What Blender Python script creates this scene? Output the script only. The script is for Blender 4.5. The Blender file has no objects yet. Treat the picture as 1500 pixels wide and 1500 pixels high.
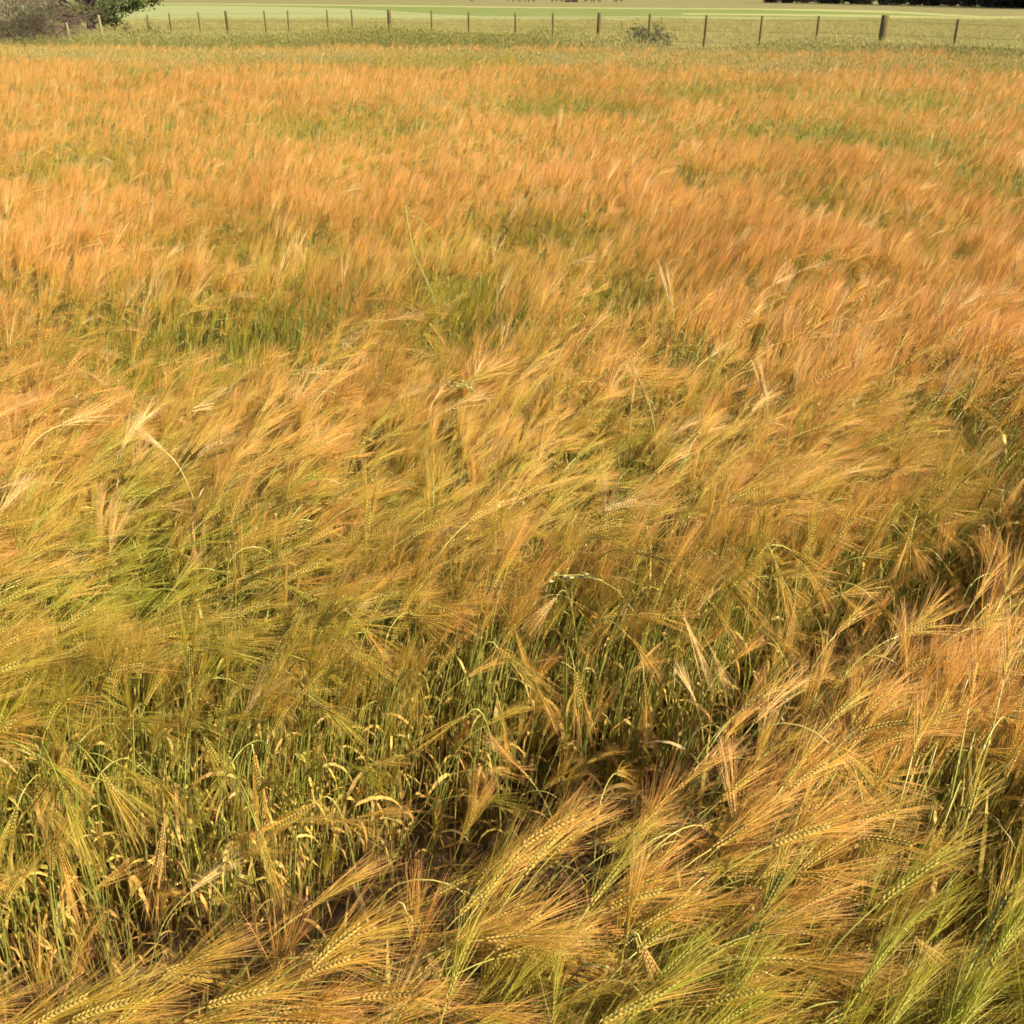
import bpy, math, random
import numpy as np
from mathutils import Vector, Matrix

# ------------------------------------------------------------------ camera, sky, sun, exposure
SC = bpy.context.scene
COL = SC.collection
R = math.radians
CAM_Z = 1.82
PITCH = 27.7
F = 1440.0                                   # focal length in pixels of the 1500 px photograph

cam_d = bpy.data.cameras.new("camera")
cam = bpy.data.objects.new("camera", cam_d)
COL.objects.link(cam)
cam.location = (0, 0, CAM_Z)
cam.rotation_euler = (R(90 - PITCH), 0, 0)
cam_d.sensor_width = 36
cam_d.lens = 36 * F / 1500
cam_d.clip_start = 0.02
cam_d.clip_end = 3000
SC.camera = cam

SUN_EL, SUN_AZ = 39.0, 120.0                 # azimuth clockwise from +Y (the view direction)
world = bpy.data.worlds.new("World")
SC.world = world
world.use_nodes = True
wn = world.node_tree.nodes
wl = world.node_tree.links
wn.clear()
wo = wn.new("ShaderNodeOutputWorld")
bg = wn.new("ShaderNodeBackground")
sky = wn.new("ShaderNodeTexSky")
sky.sky_type = 'NISHITA'
sky.sun_disc = False
sky.sun_elevation = R(SUN_EL)
sky.sun_rotation = R(SUN_AZ)
sky.dust_density = 2.5
bg.inputs["Strength"].default_value = 0.075
wl.new(sky.outputs[0], bg.inputs[0])
wl.new(bg.outputs[0], wo.inputs[0])

sun_d = bpy.data.lights.new("sun", 'SUN')
sun_d.energy = 4.6
sun_d.angle = R(0.5)
sun_d.color = (1.0, 0.86, 0.63)
sun = bpy.data.objects.new("sun", sun_d)
COL.objects.link(sun)
to_sun = Vector((math.sin(R(SUN_AZ)) * math.cos(R(SUN_EL)), math.cos(R(SUN_AZ)) * math.cos(R(SUN_EL)), math.sin(R(SUN_EL))))
sun.rotation_euler = to_sun.to_track_quat('Z', 'Y').to_euler()

SC.view_settings.view_transform = 'Standard'
SC.view_settings.look = 'None'
SC.view_settings.gamma = 1
SC.view_settings.exposure = 0.78
SC.cycles.debug_use_spatial_splits = False
SC.cycles.use_adaptive_sampling = True
SC.cycles.adaptive_threshold = .04
SC.cycles.max_bounces = 4
SC.cycles.diffuse_bounces = 2
SC.cycles.glossy_bounces = 2
SC.cycles.transmission_bounces = 3
SC.cycles.transparent_max_bounces = 4
SC.cycles.filter_width = 1.7

# ------------------------------------------------------------------ helpers
rng = np.random.default_rng(11)
random.seed(5)
cp, sp_ = math.cos(R(PITCH)), math.sin(R(PITCH))

def ray(px, py):
    u, v = (px - 750) / F, (750 - py) / F
    return Vector((u, cp + v * sp_, -sp_ + v * cp))

def ground_at(px, py, z=0.0):
    d = ray(px, py)
    t = (z - CAM_Z) / d.z
    return Vector((d.x * t, d.y * t, z))

def at_y(px, py, y):
    d = ray(px, py)
    t = y / d.y
    return Vector((d.x * t, y, CAM_Z + d.z * t))

class MB:
    """collects verts, faces and a per-vertex tone"""
    def __init__(s):
        s.v, s.f, s.t = [], [], []
    def tube(s, pts, rad, sides=3, t0=0., t1=1., cap=False):
        n = len(pts)
        up = Vector((0.13, 1, 0.07))
        base = len(s.v)
        for i, p in enumerate(pts):
            a = pts[max(i - 1, 0)]
            b = pts[min(i + 1, n - 1)]
            d = (b - a).normalized()
            x = d.cross(up)
            if x.length < .05:
                x = d.cross(Vector((1, 0, 0)))
            x.normalize()
            y = d.cross(x)
            r = rad[i] if hasattr(rad, '__len__') else rad
            for k in range(sides):
                an = 2 * math.pi * k / sides
                s.v.append(p + (x * math.cos(an) + y * math.sin(an)) * r)
                s.t.append(t0 + (t1 - t0) * i / max(n - 1, 1))
        for i in range(n - 1):
            for k in range(sides):
                k2 = (k + 1) % sides
                s.f.append((base + i * sides + k, base + i * sides + k2, base + (i + 1) * sides + k2, base + (i + 1) * sides + k))
        if cap:
            s.f.append(tuple(base + k for k in range(sides))[::-1])
            s.f.append(tuple(base + (n - 1) * sides + k for k in range(sides)))
    def ribbon(s, pts, wid, nrm, t0=0., t1=1., twist=0., tip=True):
        n = len(pts)
        base = len(s.v)
        for i, p in enumerate(pts):
            a = pts[max(i - 1, 0)]
            b = pts[min(i + 1, n - 1)]
            d = (b - a).normalized()
            x = d.cross(nrm)
            if x.length < .02:
                x = d.cross(Vector((.3, .9, .2)))
            x.normalize()
            if twist:
                x = Matrix.Rotation(twist * i / (n - 1), 3, d) @ x
            w = wid[i] * .5
            t = t0 + (t1 - t0) * i / (n - 1)
            s.v.append(p - x * w)
            s.v.append(p + x * w)
            s.t += [t, t]
        for i in range(n - 1):
            k = base + 2 * i
            s.f.append((k, k + 1, k + 3, k + 2))
    def grain(s, p, d, out, L, W, t):
        d = d.normalized()
        x = d.cross(out).normalized()
        y = x.cross(d)
        b = len(s.v)
        s.v.append(p)
        for q in (x, y, -x, -y):
            s.v.append(p + d * L * .42 + q * W * .5)
        s.v.append(p + d * L)
        s.t += [t - .1, t, t + .05, t, t + .05, t + .15]
        for k in range(4):
            k2 = (k + 1) % 4
            s.f.append((b, b + 1 + k2, b + 1 + k))
            s.f.append((b + 5, b + 1 + k, b + 1 + k2))
    def box(s, c, sz, t=0.):
        b = len(s.v)
        for dx in (-1, 1):
            for dy in (-1, 1):
                for dz in (-1, 1):
                    s.v.append(Vector((c[0] + dx * sz[0] / 2, c[1] + dy * sz[1] / 2, c[2] + dz * sz[2] / 2)))
                    s.t.append(t)
        for q in ((0, 1, 3, 2), (4, 6, 7, 5), (0, 4, 5, 1), (2, 3, 7, 6), (0, 2, 6, 4), (1, 5, 7, 3)):
            s.f.append(tuple(b + i for i in q))
    def mesh(s, name, mats, midx=None, smooth=True):
        me = bpy.data.meshes.new(name)
        me.from_pydata([tuple(v) for v in s.v], [], s.f)
        a = me.attributes.new("tone", 'FLOAT', 'POINT')
        a.data.foreach_set("value", np.array(s.t, dtype=np.float32))
        for m in mats:
            me.materials.append(m)
        if midx is not None:
            me.polygons.foreach_set("material_index", np.array(midx, dtype=np.int32))
        if smooth:
            me.polygons.foreach_set("use_smooth", np.ones(len(s.f), dtype=bool))
        me.update()
        return me

def obj(name, me, parent=None):
    o = bpy.data.objects.new(name, me)
    COL.objects.link(o)
    if parent is not None:
        o.parent = parent
    return o

def tag(o, label=None, cat=None, group=None, kind=None):
    if label: o["label"] = label
    if cat: o["category"] = cat
    if group: o["group"] = group
    if kind: o["kind"] = kind
    return o

def empty(name, loc, rz=0):
    o = bpy.data.objects.new(name, None)
    COL.objects.link(o)
    o.location = loc
    o.rotation_euler = (0, 0, rz)
    o.empty_display_size = .1
    return o

def vnoise(x, y, seed, f):
    """smooth value noise 0..1 on numpy arrays"""
    x = np.asarray(x, float) * f + 1000.37
    y = np.asarray(y, float) * f + 1000.71
    xi, yi = np.floor(x).astype(np.int64), np.floor(y).astype(np.int64)
    fx, fy = x - xi, y - yi
    fx = fx * fx * (3 - 2 * fx)
    fy = fy * fy * (3 - 2 * fy)
    def h(a, b):
        n = (a * 374761393 + b * 668265263 + seed * 1442695041) & 0xffffffff
        n = ((n ^ (n >> 13)) * 1274126177) & 0xffffffff
        return ((n ^ (n >> 16)) & 0xffff) / 65535.0
    return (h(xi, yi) * (1 - fx) + h(xi + 1, yi) * fx) * (1 - fy) + (h(xi, yi + 1) * (1 - fx) + h(xi + 1, yi + 1) * fx) * fy

# ------------------------------------------------------------------ materials
def new_mat(name):
    m = bpy.data.materials.new(name)
    m.use_nodes = True
    m.node_tree.nodes.clear()
    return m, m.node_tree.nodes, m.node_tree.links

def ramp(n, stops):
    r = n.new("ShaderNodeValToRGB")
    cr = r.color_ramp
    while len(cr.elements) < len(stops):
        cr.elements.new(.5)
    for e, (p, c) in zip(cr.elements, stops):
        e.position = p
        e.color = (*c, 1)
    return r

def math_n(n, l, op, a, b=None, clamp=False):
    m = n.new("ShaderNodeMath")
    m.operation = op
    m.use_clamp = clamp
    for i, q in enumerate((a, b)):
        if q is None: continue
        if isinstance(q, (int, float)):
            m.inputs[i].default_value = q
        else:
            l.new(q, m.inputs[i])
    return m.outputs[0]

def plant_mat(name, green, ripe, transl=.3, rough=.5, spec=.4, rnd=.35, blotch=False, pale=3.4):
    """green / ripe: colour stops along the tone of the part; mixed by the plant's ripeness"""
    m, n, l = new_mat(name)
    out = n.new("ShaderNodeOutputMaterial")
    tone = n.new("ShaderNodeAttribute"); tone.attribute_name = "tone"
    rp = n.new("ShaderNodeAttribute"); rp.attribute_type = 'INSTANCER'; rp.attribute_name = "ripe"
    oi = n.new("ShaderNodeObjectInfo")
    geo = n.new("ShaderNodeNewGeometry")
    a, b = ramp(n, green), ramp(n, ripe)
    l.new(tone.outputs["Fac"], a.inputs[0])
    l.new(tone.outputs["Fac"], b.inputs[0])
    j = math_n(n, l, 'MULTIPLY', math_n(n, l, 'SUBTRACT', geo.outputs["Random Per Island"], .5), rnd)
    j2 = math_n(n, l, 'MULTIPLY', math_n(n, l, 'SUBTRACT', oi.outputs["Random"], .5), rnd)
    rg = n.new("ShaderNodeAttribute"); rg.attribute_name = "ripe"
    r2 = math_n(n, l, 'ADD', rp.outputs["Fac"], rg.outputs["Fac"])
    fac = math_n(n, l, 'ADD', math_n(n, l, 'ADD', r2, j), j2, True)
    mx = n.new("ShaderNodeMix"); mx.data_type = 'RGBA'
    l.new(fac, mx.inputs["Factor"])
    l.new(a.outputs[0], mx.inputs["A"])
    l.new(b.outputs[0], mx.inputs["B"])
    hs = n.new("ShaderNodeHueSaturation")
    m3 = n.new("ShaderNodeMix"); m3.data_type = 'RGBA'          # bleached plants: ripeness above one
    l.new(math_n(n, l, 'MULTIPLY', math_n(n, l, 'SUBTRACT', r2, 1.0), pale, True), m3.inputs["Factor"])
    l.new(mx.outputs["Result"], m3.inputs["A"])
    m3.inputs["B"].default_value = (.92, .70, .32, 1)
    l.new(m3.outputs["Result"], hs.inputs["Color"])
    v = math_n(n, l, 'ADD', math_n(n, l, 'MULTIPLY', geo.outputs["Random Per Island"], .45), .78)
    l.new(v, hs.inputs["Value"])
    if blotch:
        nt = n.new("ShaderNodeTexNoise"); nt.inputs["Scale"].default_value = 130; nt.inputs["Detail"].default_value = 4
        tc = n.new("ShaderNodeTexCoord"); l.new(tc.outputs["Object"], nt.inputs[0])
        v = math_n(n, l, 'MULTIPLY', v, math_n(n, l, 'ADD', math_n(n, l, 'MULTIPLY', nt.outputs["Fac"], 1.5), .25))
        l.new(v, hs.inputs["Value"])
    p = n.new("ShaderNodeBsdfPrincipled")
    l.new(hs.outputs[0], p.inputs["Base Color"])
    p.inputs["Roughness"].default_value = rough
    p.inputs["Specular IOR Level"].default_value = spec
    if transl > 0:
        t = n.new("ShaderNodeBsdfTranslucent")
        l.new(hs.outputs[0], t.inputs["Color"])
        ms = n.new("ShaderNodeMixShader")
        ms.inputs[0].default_value = transl
        l.new(p.outputs[0], ms.inputs[1])
        l.new(t.outputs[0], ms.inputs[2])
        l.new(ms.outputs[0], out.inputs[0])
    else:
        l.new(p.outputs[0], out.inputs[0])
    return m

GR_AWN = [(0, (.30, .34, .03)), (.5, (.42, .40, .035)), (1, (.52, .42, .055))]
RP_AWN = [(0, (.68, .44, .07)), (.35, (.80, .45, .10)), (1, (.85, .42, .17))]
M_awn = plant_mat("barley_awn", GR_AWN, RP_AWN, .35, .45, .35)
M_ear = plant_mat("barley_ear", [(0, (.30, .31, .045)), (1, (.50, .46, .09))], [(0, (.52, .38, .08)), (1, (.76, .50, .15))], .3, .45, .4)
M_stem = plant_mat("barley_stem", [(0, (.32, .27, .05)), (.5, (.22, .30, .055)), (1, (.38, .42, .06))],
                   [(0, (.50, .32, .09)), (.5, (.30, .34, .08)), (1, (.55, .46, .12))], 0, .28, .7, pale=.6)
M_leaf = plant_mat("barley_leaf", [(0, (.20, .30, .04)), (.5, (.52, .50, .08)), (1, (.86, .60, .18))],
                   [(0, (.50, .42, .09)), (.5, (.88, .62, .19)), (1, (.78, .42, .13))], .35, .45, .4, .5, True)
BM = [M_stem, M_ear, M_awn, M_leaf]

# ------------------------------------------------------------------ barley plant
def ear_parts(rs, P, ep, ed, side0, lod, n_awn, awn_len, awn_w, spread, grav, k_size=1.):
    ng = len(ep) - 1
    roll = rs.uniform(0, math.pi)
    k_size *= rs.uniform(.78, 1.02)
    gw = (.0041, .0046, .0055)[lod] * k_size
    gl = (.0105, .015, .025)[lod] * k_size
    per = max(1, int(round(n_awn / (ng * 2))))
    for i in range(ng):
        d = ed[i]
        x = Matrix.Rotation(roll, 3, d) @ side0
        z = d.cross(x)
        s = i / ng
        fat = math.sin(math.pi * (s * .85 + .13)) ** .5
        if lod == 0:
            for sd in (-1, 1):
                P['ear'].grain(ep[i] + z * sd * .0012, (d + z * sd * .16).normalized(), x, gl * .95, gw * .8 * (.6 + .4 * fat), rs.uniform(.3, .6))
        for sd in (-1, 1):
            if lod >= 2 and (i + (sd > 0)) % 2: continue
            q = ep[i] + x * sd * .0020 + d * (.003 if sd > 0 else 0)
            gd = (d + x * sd * .24 + z * rs.uniform(-.08, .08)).normalized()
            P['ear'].grain(q, gd, z, gl, gw * (.7 + .45 * fat), rs.uniform(.4, .75))
            for _ in range(per):
                tip = q + gd * gl * .9
                sprd = spread * (1.15 - .55 * s)
                dd = (d + x * sd * sprd * rs.uniform(.35, 1.15) + z * sprd * rs.uniform(-.9, .9)).normalized()
                AL = awn_len * rs.uniform(.8, 1.12) * (1.12 - .35 * s)
                m = 4 if lod == 0 else 2
                ap = [tip]
                cur = dd.copy()
                bow = Vector((rs.uniform(-.1, .1), rs.uniform(-.1, .1), -grav * rs.uniform(.2, 1.3)))
                for k in range(m):
                    ap.append(ap[-1] + cur * (AL / m))
                    cur = (cur + bow * (1.6 / m)).normalized()
                w = awn_w * rs.uniform(.8, 1.3)
                P['awns'].ribbon(ap, [w * (1 - .72 * k / m) for k in range(m + 1)],
                                 Vector((rs.uniform(-1, 1), rs.uniform(-1, 1), rs.uniform(-1, 1))), 0, 1)

def barley(rs, H=.72, th0=.05, lean=.3, ear_ang=1.2, ear_curve=.3, ear_len=.085, n_awn=26, awn_len=.14, awn_w=.0009,
           spread=.26, leaves=3, lod=0, grav=.25, tiller=True):
    """returns dict part -> MB; the plant leans towards +X, root at the origin"""
    P = dict(stem=MB(), ear=MB(), awns=MB(), leaf=[])
    nseg = 10 if lod == 0 else (5 if lod == 1 else 3)
    neck = .11
    pts = [Vector((0, 0, 0))]
    th = th0
    L = H
    wob = rs.uniform(-.03, .03)
    steps = nseg + (5 if lod == 0 else 2)
    for i in range(nseg):
        s = (i + 1) / nseg
        th = th0 + lean * s ** 1.6
        pts.append(pts[-1] + Vector((math.sin(th), wob * math.sin(s * 5), math.cos(th))) * (L / nseg))
    nn = 5 if lod == 0 else 2
    th_s = th
    for i in range(nn):
        s = (i + 1) / nn
        th = th_s + (ear_ang - th_s) * (s ** .8)
        pts.append(pts[-1] + Vector((math.sin(th), 0, math.cos(th))) * (neck / nn))
    r0 = .0018 if lod == 0 else (.0024 if lod == 1 else .004)
    if lod < 3:
        P['stem'].tube(pts, [r0 * (1 - .45 * i / (len(pts) - 1)) for i in range(len(pts))], 4 if lod == 0 else 3)
    # nodes of the stem: small swellings
    if lod == 0:
        for s in (.22, .45, .68):
            i = s * (len(pts) - 1); k = int(i)
            c = pts[k].lerp(pts[k + 1], i - k)
            d = (pts[k + 1] - pts[k]).normalized()
            P['stem'].tube([c - d * .004, c, c + d * .004], [r0 * .9, r0 * 1.5, r0 * .9], 4, .75, .9)
    # a side shoot without an ear
    if lod == 0 and tiller:
        az = rs.uniform(0, 6.28); rr = rs.uniform(.012, .035); hh = H * rs.uniform(.6, 1.05)
        b0 = Vector((math.cos(az) * rr, math.sin(az) * rr, 0))
        tp = [b0 + Vector((.10 * s_ * s_ * hh + .01 * math.sin(az + 4 * s_), .02 * math.sin(az) * s_, hh * s_)) for s_ in (0, .25, .5, .75, 1)]
        P['stem'].tube(tp, [.0019, .0018, .0017, .0014, .0009], 4)
    # ear
    ng = int(ear_len / .0062) if lod == 0 else (7 if lod == 1 else 4)
    p = pts[-1].copy()
    ep, ed = [], []
    for i in range(ng + 1):
        a = ear_ang + ear_curve * i / ng
        d = Vector((math.sin(a), 0, math.cos(a)))
        ep.append(p.copy()); ed.append(d)
        p = p + d * (ear_len / ng)
    ear_parts(rs, P, ep, ed, Vector((0, 1, 0)), lod, n_awn, awn_len, awn_w, spread, grav)
    # leaves
    for k in range(leaves):
        s = (.28, .5, .72, .38, .16, .6)[k % 6] * rs.uniform(.85, 1.1)
        i = min(s * nseg, nseg - .01); j = int(i)
        c = pts[j].lerp(pts[j + 1], i - j)
        az = rs.uniform(0, 6.283)
        o = Vector((math.cos(az), math.sin(az), 0))
        LL = rs.uniform(.13, .24)
        a = rs.uniform(.2, .7)
        n = 7 if lod == 0 else 3
        q = [c]
        da = rs.choice((rs.uniform(.3, 1.2), rs.uniform(1.8, 4.2), rs.uniform(1.8, 4.2))) / n
        for _ in range(n):
            q.append(q[-1] + (o * math.sin(a) * .6 + Vector((0, 0, math.cos(a)))) * (LL / n))
            a = min(a + da, 3.0)
        mb = MB()
        W = rs.uniform(.004, .0098) * (1 if lod == 0 else 1.4)
        dry = (1.0, .8, .5, .95, 1.0, .9)[k % 6]
        dry = min(1, max(0, dry + rs.uniform(-.35, .2)))
        mb.ribbon(q, [W * math.sin(math.pi * (.16 + .82 * e / n)) ** .7 for e in range(n + 1)],
                  Vector((-o.y, o.x, .01)).cross(Vector((0, 0, 1))) + Vector((0, 0, .6)), max(0, dry - .2), min(1, dry + .2), rs.uniform(-2.4, 2.4))
        P['leaf'].append(mb)
    P['ear_base'] = pts[-1]
    P['ear_tip'] = ep[-1]
    return P

def joined(P, name):
    big = MB(); idx = []
    for mi, parts in enumerate(([P['stem']], [P['ear']], [P['awns']], P['leaf'])):
        for mb in parts:
            b = len(big.v)
            big.v += mb.v; big.t += mb.t
            big.f += [tuple(i + b for i in f) for f in mb.f]
            idx += [mi] * len(mb.f)
    return big.mesh(name, BM, idx)

rs = random.Random(3)
# forms: (ear angle, curve, lean, start angle) ; 0..5 upright, 6..13 blown over, 14..19 nodding
FORMS = []
for i in range(20):
    if i < 6:
        kw = dict(th0=rs.uniform(-.03, .06), lean=rs.uniform(.05, .25), ear_ang=rs.uniform(.15, .6), ear_curve=rs.uniform(.0, .35), spread=.24, grav=.08)
    elif i < 14:
        kw = dict(th0=rs.uniform(0, .08), lean=rs.uniform(.25, .5), ear_ang=rs.uniform(.9, 1.55), ear_curve=rs.uniform(.0, .35), spread=.30, grav=.12)
    else:
        kw = dict(th0=rs.uniform(0, .06), lean=rs.uniform(.2, .45), ear_ang=rs.uniform(1.8, 2.5), ear_curve=rs.uniform(.1, .4), spread=.22, grav=.3)
    kw['ear_len'] = rs.uniform(.052, .078)
    kw['awn_len'] = rs.uniform(.085, .118)
    kw['H'] = rs.uniform(.53, .58) if i < 6 else (rs.uniform(.62, .67) if i < 14 else rs.uniform(.64, .69))
    FORMS.append(kw)
NEAR = [barley(random.Random(100 + i), lod=0, leaves=4, n_awn=52, awn_w=.0008, **kw) for i, kw in enumerate(FORMS)]
MIDI = list(range(0, 20))
MID = [barley(random.Random(200 + i), lod=1, leaves=2, n_awn=28, awn_w=.0013, **FORMS[k]) for i, k in enumerate(MIDI)]
FAR = [barley(random.Random(300 + i), lod=2, leaves=1, n_awn=32, awn_w=.0020, **FORMS[k]) for i, k in enumerate(MIDI)]

def form_collection(name, meshes):
    c = bpy.data.collections.new(name)          # never linked to the scene: only a library of shapes for the stuff
    for i, me in enumerate(meshes):
        o = bpy.data.objects.new("%s_%02d" % (name, i), me)
        c.objects.link(o)
    return c

COLL = {0: form_collection("near_form", [joined(p, "near_form") for p in NEAR]),
        1: form_collection("mid_form", [joined(p, "mid_form") for p in MID]),
        2: form_collection("far_form", [joined(p, "far_form") for p in FAR])}

def scatter_tree(name, coll):
    g = bpy.data.node_groups.new(name, 'GeometryNodeTree')
    g.interface.new_socket("Geometry", in_out='INPUT', socket_type='NodeSocketGeometry')
    g.interface.new_socket("Geometry", in_out='OUTPUT', socket_type='NodeSocketGeometry')
    n, l = g.nodes, g.links
    gi, go = n.new("NodeGroupInput"), n.new("NodeGroupOutput")
    ci = n.new("GeometryNodeCollectionInfo")
    ci.inputs["Collection"].default_value = coll
    ci.inputs["Separate Children"].default_value = True
    ci.inputs["Reset Children"].default_value = True
    iop = n.new("GeometryNodeInstanceOnPoints")
    iop.inputs["Pick Instance"].default_value = True
    def na(nm, ty):
        q = n.new("GeometryNodeInputNamedAttribute")
        q.data_type = ty
        q.inputs["Name"].default_value = nm
        return q.outputs["Attribute"]
    l.new(gi.outputs[0], iop.inputs["Points"])
    l.new(ci.outputs[0], iop.inputs["Instance"])
    l.new(na("form", 'INT'), iop.inputs["Instance Index"])
    l.new(na("rot", 'FLOAT_VECTOR'), iop.inputs["Rotation"])
    l.new(na("scl", 'FLOAT_VECTOR'), iop.inputs["Scale"])
    re = n.new("GeometryNodeRealizeInstances")
    l.new(iop.outputs[0], re.inputs[0])
    l.new(re.outputs[0], go.inputs[0])
    return g

def scatter(name, coll, P, form, rot, scl, ripe):
    me = bpy.data.meshes.new(name)
    me.vertices.add(len(P))
    me.vertices.foreach_set("co", np.asarray(P, dtype=np.float32).ravel())
    def at(nm, ty, arr, key="value"):
        a = me.attributes.new(nm, ty, 'POINT')
        a.data.foreach_set(key, np.ascontiguousarray(arr).ravel())
    at("form", 'INT', form.astype(np.int32))
    at("rot", 'FLOAT_VECTOR', rot.astype(np.float32), "vector")
    at("scl", 'FLOAT_VECTOR', scl.astype(np.float32), "vector")
    at("ripe", 'FLOAT', ripe.astype(np.float32))
    o = obj(name, me)
    m = o.modifiers.new("scatter", 'NODES')
    m.node_group = scatter_tree(name + "_nodes", coll)
    return o

# ------------------------------------------------------------------ where the crop stands
CAN = .72                                     # height of the canopy
def poly_world(pts, z=CAN):
    return np.array([[*ground_at(a, b, z)[:2]] for a, b in pts])

def inside(poly, x, y):
    r = np.zeros(len(x), bool)
    j = len(poly) - 1
    for i in range(len(poly)):
        xi, yi = poly[i]; xj, yj = poly[j]
        c = ((yi > y) != (yj > y)) & (x < (xj - xi) * (y - yi) / (yj - yi + 1e-12) + xi)
        r ^= c
        j = i
    return r

GAP = poly_world([(-250, 1130), (0, 1045), (300, 1020), (440, 950), (600, 885), (760, 865), (940, 885), (1090, 830), (1240, 765), (1400, 690), (1620, 620),
                  (1640, 710), (1500, 790), (1330, 905), (1150, 985), (960, 1090), (900, 1165), (820, 1225), (620, 1245), (420, 1300), (200, 1370), (-100, 1450), (-400, 1400)])
GAP2 = poly_world([(1260, 1120), (1350, 1085), (1500, 1060), (1600, 1080), (1560, 1200), (1420, 1220), (1290, 1190)])
GAP3 = poly_world([(190, 770), (300, 760), (400, 800), (390, 860), (250, 870), (185, 830)])
# hollows seen in the photograph further off: x, y of the canopy edge, half width px, depth m, drop
DIPS = [(270, 480, 130, .30, .22), (350, 490, 60, .25, .15), (620, 465, 80, .4, .16), (740, 350, 90, .4, .20), (860, 430, 70, .4, .12),
        (290, 360, 130, .4, .14), (450, 185, 90, .8, .16), (770, 155, 80, .9, .22), (880, 160, 40, .6, .18), (40, 240, 60, .6, .2),
        (150, 240, 60, .5, .14), (1200, 190, 80, .6, .14), (980, 258, 40, .4, .16), (1450, 268, 50, .6, .16), (1180, 300, 60, .4, .12),
        (1320, 210, 70, .6, .12), (210, 107, 40, 1.2, .14), (820, 690, 70, .18, .16), (30, 880, 70, .14, .25), (930, 545, 60, .2, .1),
        (1330, 640, 80, .2, .14), (560, 370, 60, .3, .1), (1130, 135, 60, 1., .12), (480, 750, 70, .12, .12), (990, 140, 50, .9, .13), (60, 470, 80, .3, .12)]
DW = []
for (a, b, w, d, h) in DIPS:
    c = ground_at(a, b, CAN); e = ground_at(a + w, b, CAN)
    DW.append((c.x, c.y + .1, abs(e.x - c.x), d, h))

def crop_edge(x):                             # far side of the crop, by x
    return np.interp(x, [-30, -18, -9, -4, 0, 6, 12, 30], [27, 26.5, 26, 26, 25.2, 23.3, 21.5, 18])

def field_state(x, y):
    """canopy height factor, ripeness"""
    drop = np.zeros(len(x)); green = np.zeros(len(x))
    for (cx, cy, w, d, h) in DW:
        q = ((x - cx) / w) ** 2 + ((y - cy) / (d * 1.3)) ** 2
        g = np.exp(-q * 1.3)
        drop += h * g * 1.35
        green += h / .2 * np.exp(-q * .8) * 1.05
    r = np.hypot(x, y)
    n1 = vnoise(x * .75, y * 1.1, 1, 1.6) ; n2 = vnoise(x, y, 2, 4.2); n3 = vnoise(x * .6, y, 3, .55)
    hf = 1 + .065 * (n1 - .5) * 2 + .05 * (n2 - .5) * 2 + .05 * (n3 - .5)
    hf = 1 + (hf - 1) * np.clip(.45 + .3 * (r - 1.2), .45, 1)
    pn = vnoise(x * .45 + 3, y * 1.1, 51, 1.1) * .5 + vnoise(x * .5, y, 52, 2.6) * .5
    pt = np.clip((pn - .64) / .07, 0, 1) * np.clip((r - 1.8) / 1.5, 0, 1)
    drop = drop + .11 * pt
    green = green + .75 * pt
    hf = hf - drop / .76
    ridge = np.exp(-((y - (.95 + .42 * x)) / .28) ** 2) * (r < 2.6)
    far = np.clip((r - 1.45) / 2.2, 0, 1)
    ripe = .61 + .36 * far + (.45 * (n1 - .5) + .35 * (n2 - .5) + .25 * (n3 - .5)) * (1 - .35 * far) - green + .22 * ridge - .34 * np.clip((.80 + .40 * x - y) / .2, 0, 1) * (x > -.2)
    return hf, ripe

def wind(x, y):
    n = vnoise(x, y, 7, .9); n2 = vnoise(x, y, 8, 2.8)
    base = .30 + .7 * (n - .5) + 1.0 * (n2 - .5)
    return base

def sample(y0, y1, dens, margin):
    # uniform points inside the widened view wedge between two distances
    w = lambda y: .56 * y + .35 + margin
    A = 2 * w(y1) * (y1 - y0)
    N = int(A * dens)
    x = rng.uniform(-w(y1), w(y1), N); y = rng.uniform(y0, y1, N)
    k = np.abs(x) < w(y)
    return x[k], y[k]

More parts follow.
